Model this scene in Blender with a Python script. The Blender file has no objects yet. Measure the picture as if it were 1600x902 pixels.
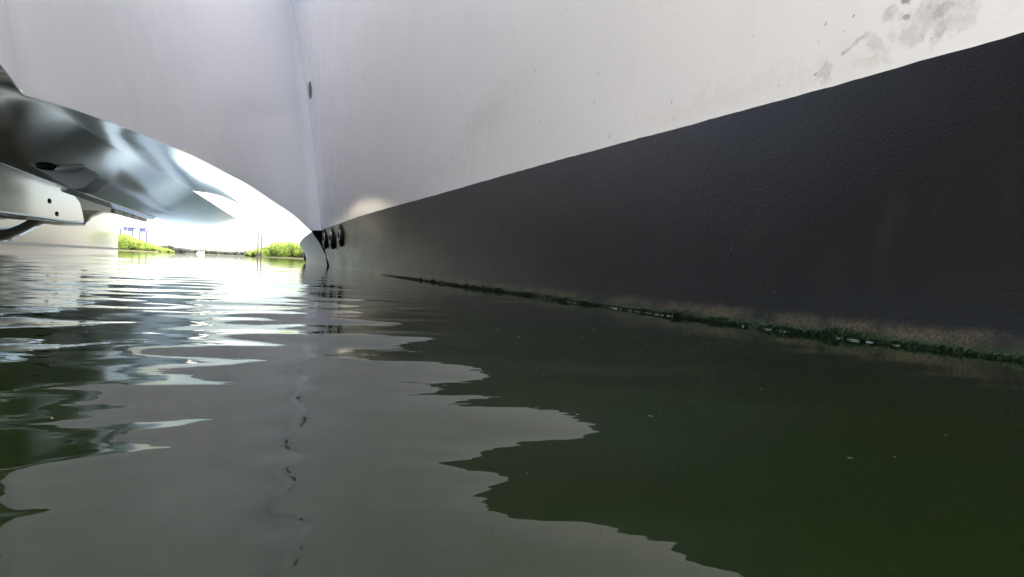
import bpy, bmesh, math, random
import numpy as np
from mathutils import Matrix, Vector
random.seed(4); rng = np.random.default_rng(7)
scene = bpy.context.scene
C = scene.collection

# ------------------------------------------------------------------ camera, sky, sun, exposure
cam_d = bpy.data.cameras.new('camera'); cam = bpy.data.objects.new('camera', cam_d); C.objects.link(cam)
cam_d.sensor_width = 36; cam_d.lens = 36*1060/1600; cam_d.clip_start = .01; cam_d.clip_end = 20000
R = Matrix(((0.943, -0.033, -0.331), (-0.329, 0.044, -0.943), (0.046, 0.998, 0.030)))
f = -R.col[2].normalized(); u = R.col[1]; u = (u - f*u.dot(f)).normalized(); r = f.cross(u)
cam.matrix_world = Matrix(((r.x, u.x, -f.x, 0), (r.y, u.y, -f.y, 0), (r.z, u.z, -f.z, .10), (0, 0, 0, 1)))
scene.camera = cam

SUN_EL, SUN_AZ = math.radians(50), math.radians(108)       # azimuth clockwise from +Y
w = bpy.data.worlds.new('World'); scene.world = w; w.use_nodes = True
nt = w.node_tree; bg = nt.nodes['Background']
sky = nt.nodes.new('ShaderNodeTexSky'); sky.sky_type = 'NISHITA'; sky.sun_disc = False
sky.sun_elevation = SUN_EL; sky.sun_rotation = SUN_AZ; sky.air_density = .6; sky.dust_density = 2.8; sky.ozone_density = .5
nt.links.new(sky.outputs[0], bg.inputs[0]); bg.inputs[1].default_value = .15
sd = bpy.data.lights.new('sun', 'SUN'); sd.energy = 5.0; sd.angle = math.radians(.6); sd.color = (1, .95, .87)
so = bpy.data.objects.new('sun', sd); C.objects.link(so)
sv = Vector((math.sin(SUN_AZ)*math.cos(SUN_EL), math.cos(SUN_AZ)*math.cos(SUN_EL), math.sin(SUN_EL)))
so.rotation_euler = sv.to_track_quat('Z', 'Y').to_euler(); so.location = (0, 0, 30)
scene.view_settings.view_transform = 'Standard'; scene.view_settings.look = 'None'
scene.view_settings.gamma = 1; scene.view_settings.use_curve_mapping = False
scene.view_settings.exposure = 3.05
scene.view_settings.use_white_balance = True; scene.view_settings.white_balance_temperature = 7700; scene.view_settings.white_balance_tint = 6
scene.cycles.max_bounces = 10; scene.cycles.diffuse_bounces = 6; scene.cycles.glossy_bounces = 6

# ------------------------------------------------------------------ materials
class NT:
    def __init__(s, name):
        s.m = bpy.data.materials.new(name); s.m.use_nodes = True
        s.t = s.m.node_tree; s.p = s.t.nodes['Principled BSDF']
    def n(s, t, **kw):
        x = s.t.nodes.new(t)
        for k, v in kw.items(): setattr(x, k, v)
        return x
    def l(s, a, b): s.t.links.new(a, b)
    def math(s, op, a, b=None, c=None, clamp=False):
        x = s.n('ShaderNodeMath', operation=op, use_clamp=clamp)
        for i, v in enumerate((a, b, c)):
            if v is None: continue
            if isinstance(v, (int, float)): x.inputs[i].default_value = v
            else: s.l(v, x.inputs[i])
        return x.outputs[0]
    def mix(s, fac, a, b):
        x = s.n('ShaderNodeMix', data_type='RGBA')
        for sock, v in ((x.inputs[0], fac), (x.inputs[6], a), (x.inputs[7], b)):
            if isinstance(v, (int, float)): sock.default_value = v
            elif isinstance(v, tuple): sock.default_value = (*v, 1)
            else: s.l(v, sock)
        return x.outputs[2]
    def noise(s, vec, scale, detail=3, rough=.55, stretch=None):
        x = s.n('ShaderNodeTexNoise'); x.inputs['Scale'].default_value = scale
        x.inputs['Detail'].default_value = detail; x.inputs['Roughness'].default_value = rough
        if stretch:
            mp = s.n('ShaderNodeMapping'); mp.inputs['Scale'].default_value = stretch; s.l(vec, mp.inputs[0]); vec = mp.outputs[0]
        s.l(vec, x.inputs['Vector']); return x.outputs[0]
    def ramp(s, v, a, b):
        x = s.n('ShaderNodeMapRange'); x.inputs[1].default_value = a; x.inputs[2].default_value = b
        x.interpolation_type = 'SMOOTHSTEP'; s.l(v, x.inputs[0]); return x.outputs[0]
    def coord(s):
        return s.n('ShaderNodeTexCoord').outputs['Object']
    def bump(s, h, strength, dist):
        b = s.n('ShaderNodeBump'); b.inputs['Strength'].default_value = strength; b.inputs['Distance'].default_value = dist
        s.l(h, b.inputs['Height']); s.l(b.outputs[0], s.p.inputs['Normal'])

def simple(name, col, rough=.5, var=.12, scale=8, spec=.5, bump=0):
    k = NT(name); co = k.coord()
    nz = k.noise(co, scale, 4)
    k.l(k.mix(nz, tuple(c*(1-var) for c in col), tuple(min(1, c*(1+var)) for c in col)), k.p.inputs['Base Color'])
    k.p.inputs['Roughness'].default_value = rough; k.p.inputs['Specular IOR Level'].default_value = spec
    if bump: k.bump(k.noise(co, scale*6, 3), .4, bump)
    return k.m

WHITE = (.82, .80, .79)
def gelcoat(name, rough=.10, scuffs=(), dirt=.5, wav=.02, rv=.10, base=WHITE):
    k = NT(name); co = k.coord(); col = base
    big = k.ramp(k.noise(co, 1.3, 4), .42, .75)
    col = k.mix(k.math('MULTIPLY', big, .16*dirt), col, (.70, .655, .61))
    strk = k.ramp(k.noise(co, 3.0, 5, .6, (3, 3, .35)), .50, .80)
    col = k.mix(k.math('MULTIPLY', strk, .13*dirt), col, (.60, .57, .53))
    fine = k.ramp(k.noise(co, 55, 2, .4), .735, .77)                    # sparse specks of dirt
    col = k.mix(k.math('MULTIPLY', fine, .8*dirt), col, (.22, .20, .19))
    if scuffs:
        sep = k.n('ShaderNodeSeparateXYZ'); k.l(co, sep.inputs[0])
        warp = k.noise(co, 26, 6, .65)
        grain = k.ramp(k.noise(co, 60, 4, .7), .30, .62)
        for (cy, cz, ry, rz, ang, amt, tint) in scuffs:
            dy = k.math('SUBTRACT', sep.outputs[1], cy); dz = k.math('SUBTRACT', sep.outputs[2], cz)
            ca, sa = math.cos(ang), math.sin(ang)
            a = k.math('DIVIDE', k.math('ADD', k.math('MULTIPLY', dy, ca), k.math('MULTIPLY', dz, sa)), ry)
            b = k.math('DIVIDE', k.math('SUBTRACT', k.math('MULTIPLY', dz, ca), k.math('MULTIPLY', dy, sa)), rz)
            d = k.math('SQRT', k.math('ADD', k.math('MULTIPLY', a, a), k.math('MULTIPLY', b, b)))
            d = k.math('ADD', d, k.math('MULTIPLY', k.math('SUBTRACT', warp, .5), 3.4))
            m = k.ramp(d, 1.15, .6 if amt > .25 else .1)
            m = k.math('MULTIPLY', m, k.math('ADD', k.math('MULTIPLY', grain, .6), .4))
            col = k.mix(k.math('MULTIPLY', m, amt), col, tint)
    k.l(col, k.p.inputs['Base Color'])
    rn = k.noise(co, 2.5, 4)
    k.l(k.math('ADD', k.math('MULTIPLY', rn, rv), rough), k.p.inputs['Roughness'])
    k.bump(k.noise(co, 2.2, 2), .15, wav)
    return k.m

GREY = (.30, .29, .29); DK = (.16, .15, .15); BR = (.52, .42, .34)
scuffs = [(1.22, .565, .030, .026, .2, .38, GREY), (1.14, .615, .020, .010, -.6, .5, GREY), (1.07, .655, .018, .020, .3, .45, GREY),
          (1.03, .665, .016, .010, .1, .75, DK), (1.10, .600, .05, .016, .8, .3, GREY), (1.00, .600, .055, .040, .1, .4, (.42, .39, .38)),
          (.965, .640, .040, .028, .3, .3, GREY), (.93, .60, .045, .03, .2, .28, GREY), (1.10, .562, .06, .012, .1, .25, BR),
          (.90, .650, .010, .006, .4, .6, DK), (1.17, .600, .012, .007, -.4, .55, DK), (1.03, .630, .008, .006, 0, .7, DK),
          (3.4, .86, .55, .14, -.12, .20, BR), (4.2, .70, .9, .10, .05, .12, BR), (1.5, .58, .6, .06, 0, .14, BR), (9.0, .72, .8, .12, .1, .16, BR)]
M_topside = gelcoat('white_topside_gelcoat', .17, scuffs, .8)
M_gel = gelcoat('white_gelcoat', .005, (), .55, .004, .03)
M_pod = gelcoat('reflection_tinted_pod_gelcoat', .08, (), 2.4, .002, .05, (.82, .70, .58))  # warm reflected tone put into the base colour and the stronger dirt tint
M_tun = gelcoat('white_tunnel_gelcoat', .16, (), .5)

def antifoul():
    k = NT('black_antifouling'); co = k.coord()
    sep = k.n('ShaderNodeSeparateXYZ'); k.l(co, sep.inputs[0])
    n1 = k.noise(co, 3, 5, .6); n2 = k.noise(co, 90, 3, .6)
    col = k.mix(n1, (.0014, .0014, .0014), (.0050, .0049, .0049))
    col = k.mix(k.math('MULTIPLY', k.ramp(k.noise(co, 2.2, 5, .65, (5, 5, .7)), .55, .78), .45), col, (.019, .018, .017))
    spk = k.ramp(k.noise(co, 95, 1, .4), .80, .83)
    col = k.mix(k.math('MULTIPLY', spk, .28), col, (.30, .29, .28))
    # slime line just above the waterline
    hz = k.math('ADD', sep.outputs[2], k.math('MULTIPLY', k.math('SUBTRACT', k.noise(co, 22, 5, .7), .5), .035))
    sl = k.math('MULTIPLY', k.ramp(hz, .044, .022), k.ramp(k.noise(co, 9, 4, .6), .32, .60))
    sl = k.math('MULTIPLY', sl, k.math('ADD', .25, k.math('MULTIPLY', .75, k.ramp(k.noise(co, 260, 3, .7), .40, .60))))
    col = k.mix(k.math('MULTIPLY', sl, .85), col, (.085, .066, .038))
    gr = k.ramp(hz, .020, .008)
    col = k.mix(k.math('MULTIPLY', gr, .8), col, (.010, .022, .006))
    k.l(col, k.p.inputs['Base Color'])
    k.l(k.math('ADD', k.math('MULTIPLY', k.noise(co, 1.7, 4, .6, (1, .5, 2)), .22), k.math('ADD', k.math('MULTIPLY', n2, .1), .25)), k.p.inputs['Roughness'])
    k.p.inputs['Specular IOR Level'].default_value = .17
    h = k.math('ADD', k.noise(co, 170, 3, .6, (1, .7, 1)), k.math('MULTIPLY', k.noise(co, 38, 2), .4))
    k.bump(h, .6, .0022)
    return k.m
M_black = antifoul()
M_blackgloss = simple('worn_dark_antifouling', (.03, .029, .029), .42, .2, 3, .15)
M_strap = simple('dark_boot_stripe', (.03, .03, .033), .4)
M_dark = simple('dark_opening', (.008, .008, .009), .6)
M_fit = simple('weathered_plastic_fitting', (.10, .10, .105), .35, .3, 30)
M_steel = simple('dull_steel', (.55, .55, .56), .35, .2, 40)
M_panel = simple('grey_recess_panel', (.50, .50, .53), .4, .08, 4)
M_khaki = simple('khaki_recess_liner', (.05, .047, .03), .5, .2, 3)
M_vent = simple('tan_vent_panel', (.55, .47, .38), .4, .1, 5)
M_algae = simple('green_weed', (.010, .026, .006), .55, .6, 60)
M_foam = simple('white_foam', (.75, .77, .78), .3)
M_bubble = simple('grey_foam_highlight', (.20, .21, .21), .3, .5, 120)
M_speck = simple('pale_floating_speck', (.13, .125, .085), .6, .4, 90)
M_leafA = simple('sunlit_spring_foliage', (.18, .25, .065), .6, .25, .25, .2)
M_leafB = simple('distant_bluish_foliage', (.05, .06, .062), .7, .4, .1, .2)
for m_ in (M_leafA, M_leafB):
    t_ = m_.node_tree; pb = t_.nodes['Principled BSDF']; tr = t_.nodes.new('ShaderNodeBsdfTranslucent'); mx = t_.nodes.new('ShaderNodeMixShader'); mx.inputs[0].default_value = .45
    t_.links.new(pb.inputs['Base Color'].links[0].from_socket, tr.inputs[0]); t_.links.new(pb.outputs[0], mx.inputs[1]); t_.links.new(tr.outputs[0], mx.inputs[2])
    t_.links.new(mx.outputs[0], t_.nodes['Material Output'].inputs[0])
M_crane = simple('blue_painted_steel', (.05, .065, .15), .5, .15, 1)
M_pole = simple('grey_weathered_pole', (.025, .022, .022), .7, .2, 2)
M_bank = simple('muddy_bank', (.035, .035, .022), .9, .3, .2)

def water_mat():
    k = NT('murky_green_water'); co = k.coord()
    big = k.noise(co, 1.1, 3)
    k.l(k.mix(big, (.0052, .0150, .0016), (.0085, .0142, .0022)), k.p.inputs['Base Color'])
    k.p.inputs['Roughness'].default_value = .015; k.p.inputs['IOR'].default_value = 1.333
    k.bump(k.math('ADD', k.noise(co, 5, 2, .5, (.5, 1, 1)), k.math('MULTIPLY', k.noise(co, 17, 3, .55, (.55, 1, 1)), .30)), .12, .012)
    return k.m
M_water = water_mat()

# ------------------------------------------------------------------ helpers
def obj(name, verts, faces, mat, parent=None, smooth=True):
    me = bpy.data.meshes.new(name); me.from_pydata([tuple(map(float, v)) for v in verts], [], faces); me.update()
    if smooth: me.polygons.foreach_set('use_smooth', [True]*len(me.polygons))
    me.materials.append(mat)
    o = bpy.data.objects.new(name, me); C.objects.link(o)
    if parent: o.parent = parent
    return o
def tag(o, label=None, cat=None, group=None, kind=None):
    for k_, v in (('label', label), ('category', cat), ('group', group), ('kind', kind)):
        if v: o[k_] = v
    return o
def empty(name, loc=(0, 0, 0)):
    o = bpy.data.objects.new(name, None); o.location = loc; C.objects.link(o); return o
def grid(name, P, mat, parent=None, thick=0, flip=False):
    """P: array (n,m,3) lofted sheet; thick: shell thickness laid on the hidden side"""
    n, m = P.shape[:2]
    F = [(i*m+j, i*m+j+1, (i+1)*m+j+1, (i+1)*m+j) for i in range(n-1) for j in range(m-1)]
    if thick:                                                   # face the shell's outer side to the tunnel
        a_ = P[1:, :-1]-P[:-1, :-1]; b_ = P[:-1, 1:]-P[:-1, :-1]; nn = np.cross(b_, a_)
        if (nn*(np.array((0, 1.0, .1))-P[:-1, :-1])).sum() < 0: F = [q[::-1] for q in F]
    o = obj(name, P.reshape(-1, 3), F, mat, parent)
    if thick:
        s = o.modifiers.new('shell', 'SOLIDIFY'); s.thickness = thick; s.offset = -1
        e = o.modifiers.new('crisp_rim', 'EDGE_SPLIT'); e.split_angle = math.radians(40)
    return o
def spline(pts, n):
    pts = np.array(pts, float)
    seg = np.r_[0, np.cumsum(np.sqrt((np.diff(pts, axis=0)**2).sum(1)))]
    t = np.linspace(0, seg[-1], n); P = np.empty((n, pts.shape[1]))
    m = np.empty_like(pts)
    d = np.diff(pts, axis=0)/np.diff(seg)[:, None]
    m[1:-1] = (d[1:]+d[:-1])/2; m[0] = d[0]; m[-1] = d[-1]
    i = np.clip(np.searchsorted(seg, t, side='right')-1, 0, len(seg)-2)
    h = (seg[i+1]-seg[i])[:, None]; s = ((t-seg[i])[:, None])/h
    return ((2*s**3-3*s**2+1)*pts[i] + (s**3-2*s**2+s)*h*m[i] + (-2*s**3+3*s**2)*pts[i+1] + (s**3-s**2)*h*m[i+1])
def prism(name, outline, off, mat, parent=None, bevel=0):
    """closed solid: planar-ish outline (list of xyz) extruded by vector off"""
    n = len(outline); a = [Vector(p) for p in outline]; b = [p+Vector(off) for p in a]
    F = [tuple(range(n)), tuple(range(2*n-1, n-1, -1))]+[(i, i+n, (i+1) % n+n, (i+1) % n) for i in range(n)]
    o = obj(name, a+b, F, mat, parent, smooth=False)
    bm = bmesh.new(); bm.from_mesh(o.data); bmesh.ops.recalc_face_normals(bm, faces=bm.faces); bm.to_mesh(o.data); bm.free()
    if bevel:
        bv = o.modifiers.new('bevel', 'BEVEL'); bv.width = bevel; bv.segments = 3; bv.limit_method = 'ANGLE'
        for p in o.data.polygons: p.use_smooth = False
    return o
def box(name, c, s, mat, parent=None, rz=0, bevel=0):
    x, y, z = [v/2 for v in s]
    M = Matrix.Translation(c) @ Matrix.Rotation(rz, 4, 'Z')
    return prism(name, [M @ Vector(p) for p in ((-x, -y, -z), (x, -y, -z), (x, y, -z), (-x, y, -z))], (0, 0, 2*z), mat, parent, bevel)
def ellipsoid(name, c, rad, mat, parent=None, rot=None, seg=16, ring=10):
    V, F = [], []
    for i in range(ring+1):
        th = math.pi*i/ring
        for j in range(seg):
            ph = 2*math.pi*j/seg
            v = Vector((rad[0]*math.sin(th)*math.cos(ph), rad[1]*math.sin(th)*math.sin(ph), rad[2]*math.cos(th)))
            V.append((rot @ v if rot else v)+Vector(c))
    for i in range(ring):
        for j in range(seg):
            F.append((i*seg+j, (i+1)*seg+j, (i+1)*seg+(j+1) % seg, i*seg+(j+1) % seg))
    return obj(name, V, F, mat, parent)

# ------------------------------------------------------------------ water: one sheet from the boat to the horizon
def graded(a0, k, start, end):
    v = [start]
    while v[-1] < end: v.append(v[-1]+a0+k*abs(v[-1]))
    return v
ys = np.array([-6000, -1500, -400, -100, -30, -10, -4, -2, -1.2, -.7, -.4, -.2, -.08] + graded(.0032, .012, 0, 9000))
xn = graded(.0055, .016, 0, 9000); xs = np.array([-v for v in xn[:0:-1]] + [v for v in xn if v < 1.3] + [1.6, 2.5, 5, 12, 40, 150, 600, 2500, 9000])
X, Y = np.meshgrid(xs.astype(np.float32), ys.astype(np.float32), indexing='xy'); X64, Y64 = X, Y
Rr = np.maximum(np.abs(Y)*.012+.0032, np.abs(X)*.016+.0055)      # local spacing of the sheet
Z = np.zeros_like(X)
act = np.where(ys < 90)[0][-1]+1; actx = np.where(xs > -90)[0][0]           # ripples finer than the sheet are left to the material
Xf, Yf, Rf = X[:act, actx:], Y[:act, actx:], Rr[:act, actx:]
def wall_x(y): return np.interp(y, [0, .7, 1.15, 2.25, 5, 10, 11], [1.06, 1.036, .967, .913, .849, .787, .78])
calm = np.clip((wall_x(Y)-X)/1.0, 0, 1); calm = .18+.82*calm**1.2; calm[Y > 14] = 1
for i in range(120):
    lam = .032*(.9/.032)**(rng.random()**1.2)
    th = rng.normal(.06, .62)                                  # spread of travel about the tunnel's axis
    kx, ky = 2*math.pi/lam*math.sin(th), 2*math.pi/lam*math.cos(th)
    slope = .0068*(1 if lam < .16 else (lam/.16)**-.45)
    amp = slope*lam/(2*math.pi)*(.6+.8*rng.random())
    fade = np.clip((lam/Rf-3.0)/3.0, 0, 1)
    # ripples come in patches
    pk = .35*2*math.pi/max(lam*4, .6); ph = rng.random(2)*6.28
    patch = .55+.45*np.sin(Xf*pk*math.cos(i)+Yf*pk*math.sin(i)+ph[0])
    Z[:act, actx:] += amp*fade*patch*np.sin(kx*Xf+ky*Yf+rng.random()*6.28)
Z *= calm
Z += (.009*(1-np.tanh((Y-.17)/.14))*np.exp(-(X/2.0)**2)*(1+.25*np.sin(X*7+1))).astype(np.float32)*(np.abs(Y-.33) < 40)*np.exp(-np.maximum(Y-.6, 0)/1.5).astype(np.float32)
n, m = X.shape
me = bpy.data.meshes.new('water'); idx = (np.arange(n-1)[:, None]*m+np.arange(m-1)[None, :]).ravel()
quads = np.stack([idx, idx+1, idx+m+1, idx+m], 1).astype(np.int32)
me.vertices.add(n*m); me.vertices.foreach_set('co', np.dstack([X, Y, Z]).astype(np.float32).ravel())
me.loops.add(quads.size); me.loops.foreach_set('vertex_index', quads.ravel())
me.polygons.add(len(quads)); me.polygons.foreach_set('loop_start', np.arange(0, quads.size, 4, dtype=np.int32)); me.polygons.foreach_set('use_smooth', np.ones(len(quads), dtype=bool))
me.update(calc_edges=True); me.validate(); me.materials.append(M_water)
water = bpy.data.objects.new('water', me); C.objects.link(water)
tag(water, kind='structure')

# ------------------------------------------------------------------ the catamaran
boat = tag(empty('catamaran'), 'large white catamaran with black bottom paint, seen from the water beneath its tunnel', 'catamaran')
Y0 = -1.0
wl = np.array([(-2, 1.11), (0, 1.075), (.684, 1.036), (1.147, .967), (1.616, .937), (2.253, .913), (3.498, .867), (4.993, .835), (6.75, .80), (10.0, .782), (10.75, .775)])
pl = np.array([(-2, 1.25), (0, 1.20), (.806, 1.167), (1.285, 1.137), (1.618, 1.108), (2.327, 1.044), (3.912, .946), (5.569, .821), (8.884, .675), (10.46, .64)])
TOP = 6.2                                                      # height of the deck edge
cr = np.array([(0.64, 10.46, 0.53), (0.583, 10.79, 1.124), (0.512, 11.25, 1.966), (0.394, 11.75, 2.873), (0.291, 12.14, 3.593), (0.115, 12.71, 4.615), (-0.212, 13.58, 6.2)])   # corner where hull side and pod side meet, raked forward
crs = spline(cr, 24)
def sm(y, tab, c):                                              # smooth interpolation of a station table
    s = spline(tab, 400); return np.interp(y, s[:, 0], s[:, c])
yn0 = np.r_[np.linspace(0, .3, 24)[:-1], np.linspace(.3, 1, 60), [1.006]]
P = np.zeros((len(yn0), len(crs), 3))
for j, (cx, cy_, cz_) in enumerate(crs):
    y = Y0+(cy_-Y0)*yn0; h = cz_-.53
    lean = (sm(np.minimum(y, 10.46), pl, 1)-sm(y, wl, 1))/.53
    base = sm(np.minimum(y, 10.46), pl, 1)
    x = base + np.clip(lean, -.1, .2)*.25*h
    k_ = yn0**2.2                                # flare grows towards the far corner
    x = x + (cx-x[-2])*k_
    P[:, j, 0] = x; P[:, j, 1] = y; P[:, j, 2] = cz_
PB = P.copy()
hull_side = grid('hull_side', P, M_topside, boat, .03)
# bottom paint: from below the water to the paint line, standing 2 mm proud with a brushed edge
yb = np.r_[np.linspace(Y0, 3, 160)[:-1], np.linspace(3, 10.75, 140)]
xwb, xpb = sm(yb, wl, 1), sm(np.minimum(yb, 10.46), pl, 1)
S = np.linspace(-.45, 1, 22); P = np.zeros((len(yb), len(S), 3))
zt = np.where(yb > 10.46, .53+(yb-10.46)*.02, .53)
edge = .0012*np.clip(np.sin(yb*23+3*np.sin(yb*3.1))-.86, 0, 1)/.14*np.clip(np.sin(yb*1.7), 0, 1)+.0012*np.sin(yb*2.1)+.0006*np.sin(yb*13+1)+.0005*rng.normal(size=len(yb))
for i, y in enumerate(yb):
    z = S*(zt[i]+edge[i]); P[i, :, 2] = z
    P[i, :, 0] = xwb[i]+(xpb[i]-xwb[i])*S - .012*np.sin(np.clip(S, 0, 1)*math.pi) - .004; P[i, :, 1] = y
bottom_paint = grid('bottom_paint', P, M_black, boat, .02)

# tunnel side: from the crown line down to a sharp lower edge
ed = np.array([(-.95, -.9, .66), (-.90, .0, .62), (-.80, 1.2, .59), (-.715, 2.2, .585), (-.838, 2.8, .62), (-0.852, 3.55, 0.714), (-0.85, 4.5, 0.813), (-0.827, 5.6, 0.911), (-0.74, 7.2, 1.024), (-0.537, 8.8, 1.059), (-0.331, 9.55, 1.021), (-0.06, 10.0, 0.885), (0.24, 10.25, 0.718), (0.501, 10.4, 0.5)])
low = np.array([(0.501, 10.4, 0.498), (.6185, 10.45, .357), (.724, 10.55, .173), (.772, 10.6, .03), (.776, 10.6, -.2)])
E1 = np.vstack([spline(ed[:4], 16)[:-1], spline(ed[3:5], 6)[:-1], spline(ed[4:], 60)])
n1 = len(E1)
A1 = np.vstack([E1, spline(np.array([E1[-1], (.57, 10.43, .515), (.64, 10.46, .53)]), 8)[1:]])
nA = len(A1); tp = np.clip((A1[:, 1]+.9)/(10.46+.9), 0, 1); tp = np.maximum.accumulate(tp); tp = (tp-tp[0])/(tp[-1]-tp[0]); tp[n1:] = np.linspace(tp[n1-1], 1, nA-n1+1)[1:]
P = np.zeros((nA, len(crs), 3)); hh = (crs[:, 2]-.53)/(TOP-.53)
topc = spline(np.array([(-1.7, -.9, TOP), (-1.9, 2.5, TOP), (-2.05, 7, TOP), (-1.75, 10.5, TOP), (-0.212, 13.58, TOP)]), 200)
for j in range(len(crs)):
    tgt = np.stack([np.interp(tp, np.linspace(0, 1, 200), topc[:, c]) for c in range(3)], 1)
    Q = A1*(1-hh[j])+tgt*hh[j]
    Q += (crs[j]-Q[-1])[None, :]*(tp[:, None]**6)
    P[:, j] = Q
tunnel_side = grid('tunnel_side', P, M_tun, boat, .004)
lowS = spline(low, 20); CRl = np.stack([np.linspace(.64, .779, 20), np.linspace(10.46, 10.62, 20), np.interp(lowS[:, 2], [-.2, .528], [-.2, .528])], 1)
lowT = lowS.copy(); lowT[0, 2] += .02; CRl[0, 2] += .03
P = lowT[:, None, :]*np.linspace(0, 1, 6)[None, :, None] + CRl[:, None, :]*(1-np.linspace(0, 1, 6)[None, :, None]); P[:, :, 1] -= .006
grid('tunnel_bottom_paint', P, M_black, boat, .02, flip=True)

# chine: the glossy chamfer beyond the sharp edge, running down to the water at the far end
lowc = np.array([(-1.45, .2, .66), (-1.40, 1.6, .63), (-1.32, 3.0, .66), (-1.256, 4.2, .88), (-1.315, 4.8, .93), (-1.39, 5.8, 1.0), (-1.42, 7, 1.04), (-1.498, 9, 1.14), (-1.46, 11, 1.18), (-1.41, 13, 1.2), (-1.138, 15, 1.21), (-.80, 16, 1.136),
      (-.167, 17, .845), (.278, 17.4, .6), (.553, 17.5, .457)])
up = np.vstack([E1]); L1 = spline(lowc, n1)
# match stations by y-order along both edges
def param(a): s = np.r_[0, np.cumsum(np.sqrt((np.diff(a, axis=0)**2).sum(1)))]; return s/s[-1]
keyu = [0, .9, 2.2, 2.8, 4.5, 7.2, 9.5, 10.2, 10.4]; keyl = [.2, 1.6, 3.2, 4.2, 6.2, 11.0, 16.0, 17.3, 17.5]
L1 = np.stack([np.interp(np.interp(up[:, 1], keyu, keyl), L1[:, 1], L1[:, c]) for c in range(3)], 1)
V = np.linspace(0, 1, 12)
P = up[:, None, :]*(1-V[None, :, None]) + L1[:, None, :]*V[None, :, None]
P[:, :, 2] -= (.012*np.sin(V*math.pi))[None, :]*np.clip(np.linspace(0, 2, n1), .2, 1)[:, None]
chine = grid('chine', P, M_gel, boat, .004, flip=True)
lo2 = spline(np.array([(.553, 17.5, .455), (.642, 17.3, .256), (.731, 17.0, -.064), (.74, 16.9, -.2)]), 20)
P = lowS[:, None, :]*(1-V[None, :, None]) + lo2[:, None, :]*V[None, :, None]
P[:, :, 0] -= (.03*np.sin(V*math.pi))[None, :]
chine_paint = grid('chine_bottom_paint', P, M_blackgloss, boat, .02, flip=True)

# nacelle: the low pod slung between the hulls
yn = np.r_[np.linspace(.2, 12.8, 60), np.linspace(13.1, 21.1, 40)]
xr = np.interp(yn, [.2, 1.6, 3.0, 4.2, 4.8, 5.8, 7, 9, 11, 13, 15.5, 18, 19.3, 20.2, 20.8, 21.1], [-1.45, -1.40, -1.32, -1.256, -1.315, -1.39, -1.42, -1.498, -1.46, -1.41, -1.16, -.892, -1.15, -1.45, -1.68, -1.83])
zr = np.interp(yn, [.2, 1.6, 3.0, 4.2, 4.8, 5.8, 7, 9, 11, 13, 18, 19.3, 20.2, 21.1], [.66, .63, .66, .88, .93, 1.0, 1.04, 1.14, 1.18, 1.2, 1.0, .92, .84, .74])
xl = np.interp(yn, [.2, 6, 8.6, 11, 14, 18, 19.6, 20.7, 21.1], [-2.05, -2.03, -2.12, -2.17, -2.145, -2.06, -1.99, -1.90, -1.835])
W = np.linspace(0, 1, 16); P = np.zeros((len(yn), len(W), 3))
P[:, :, 0] = xr[:, None]*(1-W)+xl[:, None]*W; P[:, :, 1] = yn[:, None]
ls = spline(lowc, 600); bl = np.clip((yn-11)/3, 0, 1); bl = bl*bl*(3-2*bl)
def soft(a, k_=5): return np.convolve(np.pad(a, k_//2, mode='edge'), np.ones(k_)/k_, mode='valid')
xr = np.interp(yn, ls[:, 1], ls[:, 0])*(1-bl)+soft(xr)*bl; zr = np.interp(yn, ls[:, 1], ls[:, 2])*(1-bl)+soft(zr)*bl
xl = soft(xl); xr[-1] = -1.83; xl[-1] = -1.835
P[:, :, 0] = xr[:, None]*(1-W)+xl[:, None]*W
wid = np.clip((xr-xl)/1.1, 0, 1)
P[:, :, 2] = zr[:, None]*(1-W)+.74*W-(.05*np.sin(W*math.pi))[None, :]*wid[:, None]
P[:, :, 2] += np.interp(yn, [.2, 1.6, 3], [0, 0, 0])[:, None]*W[None, :]
M_pod.node_tree.nodes['Principled BSDF'].inputs['Specular Tint'].default_value = (1, .90, .80, 1)  # specular tint imitates the warm colour of the reflection
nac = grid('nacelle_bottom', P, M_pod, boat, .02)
yl = yn; P = np.zeros((len(yn), 5, 3))
for j, t in enumerate(np.linspace(0, 1, 5)):
    P[:, j, 0] = xl-.05*t; P[:, j, 1] = yn; P[:, j, 2] = .742+5.3*t+np.interp(yn, [.2, 1.6, 3], [0, 0, 0])
grid('nacelle_side', P, M_gel, boat, .02)
# spray rail under the nacelle's outboard corner
P = np.zeros((50, 2, 3)); yr = np.linspace(8.4, 14.2, 50)
P[:, 0] = np.stack([np.interp(yr, yn, xl)+.02, yr, yr*0+.735], 1); P[:, 1] = P[:, 0]+np.array([-.06, 0, -.045])
grid('spray_rail', P, M_gel, boat, .03)
for k_ in range(4):
    a = 11.3+k_*.68; x = -2.23
    prism('vent_panel', [(x, a, .70), (x, a+.62, .70), (x, a+.62, .64), (x, a, .64)], (-.05, 0, 0), M_vent, boat, .005)
# recess at the nacelle's aft step
pan = prism('recess_panel', [(-1.72, 5.85, .700), (-1.435, 5.85, .533), (-1.36, 5.85, .545), (-1.265, 5.85, .642), (-1.37, 5.85, .715), (-1.55, 5.85, .715)], (0, .35, 0), M_panel, boat, .01)
ellipsoid('opening', (-1.60, 5.83, .688), (.07, .03, .030), M_dark, pan)
ellipsoid('lamp_lens', (-1.445, 5.82, .690), (.10, .03, .024), M_foam, pan, Matrix.Rotation(-.25, 3, 'Y'))

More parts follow.
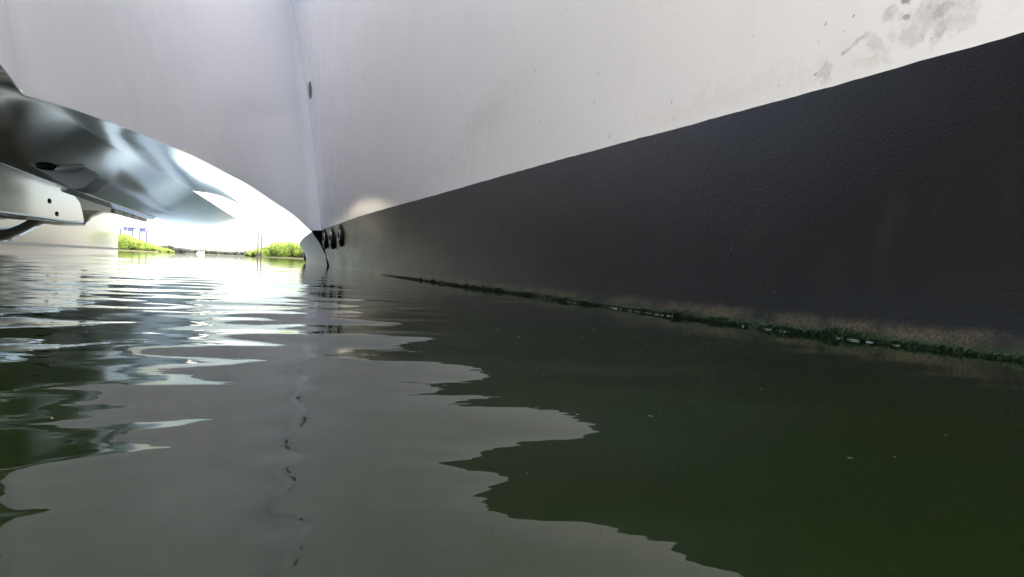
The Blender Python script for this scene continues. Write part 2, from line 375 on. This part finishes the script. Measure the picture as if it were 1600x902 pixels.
# far hull, across the second tunnel
def X4(pts, x): return [(x, y, z) for y, z in pts]
fh = prism('far_hull_side', X4([(9.5, .30), (13.40, .187), (13.75, .215), (14.6, .38), (15.6, .61), (16.7, .62), (18.73, .70), (19.3, .93), (20.5, 1.11), (22.4, 1.19), (25, 1.25), (28.2, 1.29), (25.2, 1.13), (22.9, .88), (22.42, .70), (22.39, -.25), (9.5, -.25)], -4.3), (-1.6, 0, 0), M_gel, boat, .12)
box('boot_stripe', (-4.305, 16.0, .135), (.03, 12.6, .06), M_strap, boat)
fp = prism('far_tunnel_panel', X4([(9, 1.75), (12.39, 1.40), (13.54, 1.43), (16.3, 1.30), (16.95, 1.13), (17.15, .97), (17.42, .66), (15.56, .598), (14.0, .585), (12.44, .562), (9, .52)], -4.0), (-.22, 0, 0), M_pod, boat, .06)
for (y, z) in ((14.85, .955), (15.32, .745)):
    ellipsoid('drain_hole', (-3.995, y, z), (.015, .10, .048), M_dark, fp)
prism('inner_step', X4([(9, .53), (12.9, .575), (14.9, .62), (14.2, .45), (13.7, .36), (13.2, .33), (9, .30)], -4.26), (-.3, 0, 0), M_gel, boat, .05)
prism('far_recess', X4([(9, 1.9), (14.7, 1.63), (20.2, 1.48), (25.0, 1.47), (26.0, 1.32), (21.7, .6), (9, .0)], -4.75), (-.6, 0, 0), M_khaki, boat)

# decks and outboard sides that close the boat above and on both flanks, plus added light blockers
prism('bridge_deck', [(-1.7, -.9, TOP+.01), (-1.9, 2.5, TOP+.01), (-2.05, 7, TOP+.01), (-1.75, 10.5, TOP+.01), (-0.212, 13.58, TOP+.01), (.5, 15.5, TOP+.01), (-1.0, 18, TOP+.01), (-1.9, 21.2, TOP+.01), (-2.4, 29, TOP+.01), (-7.2, 29, TOP+.01), (-7.2, -.9, TOP+.01)], (0, 0, .2), M_gel, boat, .03)
prism('sky_block_deck', [(-1.72, -2.2, TOP+.015), (-2.0, 4.0, TOP+.015), (1.05, 4.0, TOP+.015), (1.28, -2.2, TOP+.015)], (0, 0, .18), M_gel, boat)  # added out of view to cut sky light on the near walls
prism('sun_block_house', [(1.5, Y0, TOP+.23), (1.4, 6, TOP+.23), (.8, 11, TOP+.23), (.35, 14, TOP+.23), (1.3, 14, TOP+.23), (2.6, 11, TOP+.23), (3.5, 6, TOP+.23), (3.7, Y0, TOP+.23)], (0, 0, 4.2), M_gel, boat, .1)  # added out of view to keep the sun off the pod side
prism('light_block_bulkhead', [(-2.24, .5, .45), (-5.8, .5, .45), (-5.8, .5, 1.93), (-2.24, .5, 1.93)], (0, -.1, 0), M_gel, boat)  # added out of view to stop light entering the far tunnel from behind
prism('far_tunnel_ceiling', [(-2.24, .3, 1.95), (-2.24, 21, 1.75), (-2.4, 28, 1.75), (-5.8, 28, 1.75), (-5.8, .3, 1.95)], (0, 0, .15), M_gel, boat)
prism('hull_deck', [(1.30, Y0, TOP+.01), (1.05, 4, TOP+.01), (.62, 7.5, TOP+.01), (-0.212, 13.58, TOP+.01), (.5, 15.5, TOP+.01), (1.5, 14.6, TOP+.01), (2.9, 11.5, TOP+.01), (3.6, 8, TOP+.01), (4.0, Y0, TOP+.01)], (0, 0, .2), M_gel, boat, .03)
P = np.zeros((40, 8, 3)); yo = np.linspace(Y0, 13, 40)
for j, t in enumerate(np.linspace(0, 1, 8)):
    P[:, j, 0] = np.interp(yo, [Y0, 8, 13], [3.2, 2.9, .75])+.7*t*np.interp(yo, [Y0, 8, 13], [1, 1, .2]); P[:, j, 1] = yo; P[:, j, 2] = -.3+(TOP+.3)*t
grid('outboard_side', P, M_gel, boat, .03)

# fittings on the near hull
def wall_at(y, z): i = np.interp(z, [0, .53], [0, 1]); return float(sm(np.array([y]), wl, 1)[0]*(1-i)+sm(np.array([y]), pl, 1)[0]*i)-.014
for (y, z, s) in ((9.9, .40, 1.3), (8.95, .385, 1.3), (8.05, .39, 1.15)):
    x = wall_at(y, z); tilt = Matrix.Rotation(.32, 3, 'X')
    st = ellipsoid('water_strainer', (x, y, z), (.040*s, .15*s, .115*s), M_black, boat, tilt)
    ellipsoid('rim', (x-.026*s, y-.075*s, z-.005), (.014*s, .05*s, .060*s), M_steel, st, tilt)
    ellipsoid('slot', (x-.034*s, y-.082*s, z), (.012*s, .05*s, .036*s), M_dark, st, tilt)
ellipsoid('slot', (.655, 17.0, .15), (.03, .25, .11), M_dark, chine_paint, Matrix.Rotation(-.3, 3, 'Y'))
def side_x(y, z):                                               # hull side surface at a station and height
    j = int(np.argmin(np.abs(PB[0, :, 2]-z))); return float(np.interp(y, PB[:, j, 1], PB[:, j, 0]))
yf = min(np.arange(9.5, 11.7, .02), key=lambda y: abs(side_x(y, .1+.2358*y)/y-.0385)); zf = .1+.2358*yf
dfit = ellipsoid('drain_fitting', (side_x(yf, zf), yf, zf), (.025, .20, .13), M_fit, hull_side, Matrix.Rotation(-.1, 3, 'Y'))

# weed along the waterline
V_, F_ = [], []
tuft = lambda y: .5+.5*math.sin(y*13+math.sin(y*5)*2)*math.sin(y*4.1+1)
for _ in range(12000):
    y = .4+5.0*rng.random()**1.4
    d = (.28+.72*tuft(y)*(.6+.4*math.sin(y*41)))*(1 if y < 3.5 else max(0, (5.4-y)/1.9))
    if rng.random() > d+.12: continue
    hgt = (.005+.022*d*rng.random()**1.3)*(1+.10*y); wd = (.002+.003*rng.random())*(1+.2*y); b = -.006+.006*rng.random()
    x = wall_at(y, max(b, 0))-.003; dx = -.002-.010*rng.random(); dy = rng.normal()*.006
    i0 = len(V_)
    V_ += [(x, y-wd, b), (x, y+wd, b), (x+dx-.004*rng.random(), y+wd*.7+dy*.5, b+hgt*.6), (x+dx-.004, y-wd*.7+dy*.5, b+hgt*.6), (x+dx*.6, y+dy, b+hgt)]
    F_ += [(i0, i0+1, i0+2, i0+3), (i0+3, i0+2, i0+4)]
tag(obj('algae', V_, F_, M_algae, bottom_paint), kind='stuff')

# ------------------------------------------------------------------ foam and painted highlight along the waterline and specks afloat
def blobs(name, pts, mat):
    V_, F_ = [], []
    for (x, y, z, rx, ry, rz, a) in pts:
        i0 = len(V_); n_ = 8; ca, sa = math.cos(a), math.sin(a)
        for (zz, k_) in ((-.2, 1), (.6, .75)):
            for j in range(n_):
                px, py = rx*k_*math.cos(j*2*math.pi/n_), ry*k_*math.sin(j*2*math.pi/n_)
                V_.append((x+px*ca-py*sa, y+px*sa+py*ca, z+rz*zz))
        V_.append((x, y, z+rz)); t_ = i0+2*n_
        for j in range(n_):
            k2 = (j+1) % n_
            F_ += [(i0+j, i0+k2, i0+n_+k2, i0+n_+j), (i0+n_+j, i0+n_+k2, t_)]
    return obj(name, V_, F_, mat)
pts = []
for _ in range(420):
    y = .55+1.7*rng.random()**1.2 if rng.random() < .6 else .6+9.5*rng.random()
    if math.sin(y*17+2*math.sin(y*6.3)) < -.1: continue
    q = rng.random()
    pts.append((wall_at(y, 0)-.0165-.006*rng.random()**2, y, .0006+.0006*rng.random(), .0004+.0005*rng.random(), .0008+.007*q**4, .0004+.0008*rng.random(), rng.normal()*.08))
tag(blobs('waterline_foam_highlight', pts, M_bubble), 'thin line of foam bubbles and painted meniscus highlight where hull meets water', 'foam', kind='stuff')  # pale blobs are bubbles and also imitate the meniscus highlight
pts = []
for _ in range(110):
    y = .22+2.6*rng.random()**2; x = -.5*y+(.9+.5*y)*rng.random()*1.0
    s = (.0006+.0012*rng.random()**3)*(.5+.6*y)
    pts.append((x, y, float(Z[np.searchsorted(ys, y), np.searchsorted(xs, x)])+.0001, s*(1+rng.random()), s*(.4+.5*rng.random()), .0002, rng.random()*3.1))
tag(blobs('floating_specks', pts, M_speck), 'tiny pale specks of pollen and dust floating on the dark water', 'debris', kind='stuff')

# ------------------------------------------------------------------ far shore
def bank(name, path, depth, hgt, mat):
    V_, F_ = [], []
    for (x, y) in path: V_ += [(x, y, -.5), (x, y+.6, hgt), (x, y+depth, hgt*1.6), (x, y+depth+2, -.5)]
    for i in range(len(path)-1):
        for j in range(3): F_.append((i*4+j, (i+1)*4+j, (i+1)*4+j+1, i*4+j+1))
    return tag(obj(name, V_, F_, mat), kind='structure')
def wood(name, prof, dist, depth, mat, label, leaf, ncrown, per):
    """prof: list of (x, height) along the shore"""
    V_, F_ = [], []
    xs_ = [p[0] for p in prof]; hs_ = [p[1] for p in prof]
    for _ in range(ncrown):
        x = xs_[0]+(xs_[-1]-xs_[0])*rng.random(); h = float(np.interp(x, xs_, hs_))
        y = dist+depth*rng.random(); rr_ = (.22+.2*rng.random())*h*.9+leaf
        cz = (h-rr_)*(.25+.75*rng.random()**.6)
        for _ in range(per):
            d = rng.normal(size=3); d /= np.linalg.norm(d); q = rr_*(.75+.35*rng.random())
            c = np.array((x, y, cz))+d*q*np.array((1.15, 1, .9))
            if c[2] < .1: continue
            a = rng.normal(size=3); a /= np.linalg.norm(a); b = np.cross(a, d+.3*rng.normal(size=3)); b /= np.linalg.norm(b)+1e-6
            s = leaf*(.6+.8*rng.random()); i0 = len(V_)
            V_ += [c-a*s, c+b*s*.7, c+a*s, c-b*s*.7]; F_.append((i0, i0+1, i0+2, i0+3))
    return tag(obj(name, V_, F_, mat, smooth=False), label, 'trees', kind='stuff')
def B(px, d): return d*float(np.interp(px, [60, 188, 229, 260, 313, 403, 480, 640], [-.2804, -.1899, -.1596, -.1361, -.0951, -.0225, .0426, .188]))
d1, d2, d3 = 300., 240., 900.
bank('left_bank', [(B(60, d1), d1-4), (B(185, d1), d1-2), (B(245, d1), d1), (B(262, d1), d1+10)], 40, .25, M_bank)
bank('right_bank', [(B(365, d2), d2+40), (B(400, d2), d2), (B(480, d2), d2-3), (B(640, d2), d2-8)], 40, .22, M_bank)
bank('distant_bank', [(B(150, d3), d3+5), (B(320, d3), d3), (B(430, d3), d3), (B(560, d3), d3+5)], 60, .5, M_bank)
wood('left_bank_wood', [(B(60, d1), 8), (B(186, d1), 7.0), (B(205, d1), 5.6), (B(225, d1), 3.8), (B(240, d1), 2.6), (B(262, d1), 1.2)], d1+2, 16, M_leafA, 'bright yellow green riverside wood under the blue gantry on the left bank', .17, 300, 330)
wood('right_bank_wood', [(B(385, d2), 1.4), (B(398, d2), 2.6), (B(415, d2), 3.8), (B(430, d2), 5.4), (B(445, d2), 5.9), (B(480, d2), 5.6), (B(640, d2), 6.5)], d2+2, 14, M_leafA, 'bright yellow green wood on the right bank behind the two poles', .15, 420, 330)
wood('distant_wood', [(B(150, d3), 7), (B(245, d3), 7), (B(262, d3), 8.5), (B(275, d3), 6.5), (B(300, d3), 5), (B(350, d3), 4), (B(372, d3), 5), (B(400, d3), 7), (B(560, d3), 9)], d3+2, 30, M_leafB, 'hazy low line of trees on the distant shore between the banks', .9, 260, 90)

# blue gantry over the left bank
gx0, gx1, gy, gt = B(188, 310), B(229, 310), 310., 9.2
g = tag(empty('gantry_crane', ((gx0+gx1)/2, gy, 0)), 'blue steel gantry crane on thin legs above the left bank trees', 'crane')
def gb(name, c, s, m=M_crane): o = box(name, (c[0]-(gx0+gx1)/2, c[1]-gy, c[2]), s, m, g); return o
L = gx1-gx0
for fx in (0, .46, .74, 1): gb('leg', (gx0+L*fx, gy, gt/2-.3), (.42, .42, gt))
gb('beam', ((gx0+gx1)/2, gy, gt+.15), (L+.4, .5, .35))
for a, b, hh in ((.12, .24, 1.3), (.27, .42, 1.5), (.43, .55, .7), (.72, .94, 1.4)):
    gb('machinery_cabin', (gx0+L*(a+b)/2, gy, gt-.2-hh/2+.4), (L*(b-a), .8, hh))
for k_ in range(8): gb('lattice_post', (gx0+L*(k_+.5)/8, gy+.3, gt+.6), (.12, .12, .7))
gb('hand_rail', ((gx0+gx1)/2, gy+.3, gt+.95), (L, .1, .1))
# two tall poles on one pile
for k_, (px, top, nm) in enumerate(((403, 4.75, 'taller grey pole on the left, standing in the water before the right bank'), (408, 4.5, 'shorter grey pole on the right, standing in the water before the right bank'))):
    pd = 112.; x = B(px, pd)
    p = tag(empty('mooring_pole', (x, pd, 0)), nm, 'pole', 'pair of mooring poles')
    V_, F_ = [], []
    for z, rr_ in ((-1, .085), (0, .085), (top, .06)):
        for j in range(10): V_.append((rr_*math.cos(j*.628), rr_*math.sin(j*.628), z))
    for a in range(2):
        for j in range(10): F_.append((a*10+j, a*10+(j+1) % 10, (a+1)*10+(j+1) % 10, (a+1)*10+j))
    obj('shaft', V_, F_, M_pole, p)
    ellipsoid('cap', (0, 0, top), (.085, .085, .06), M_pole, p, seg=10, ring=6)
    box('collar', (0, 0, .42), (.30, .30, .95), M_pole, p, 0, .03)
# a small white launch far off
lx = B(313, 700)
la = tag(empty('motor_boat', (lx, 700, 0)), 'tiny white motor boat far away on the water before the distant trees', 'boat')
prism('hull', [(-3, 0, .2), (2.4, 0, .2), (3.6, .6, 1.3), (3.6, 1.6, 1.3), (2.4, 2.2, .2), (-3, 2.2, .2)], (0, 0, .9), M_foam, la)
prism('cabin', [(-1.6, .4, 1.1), (1.2, .4, 1.1), (1.2, 1.8, 1.1), (-1.6, 1.8, 1.1)], (.2, 0, 1.2), M_foam, la)
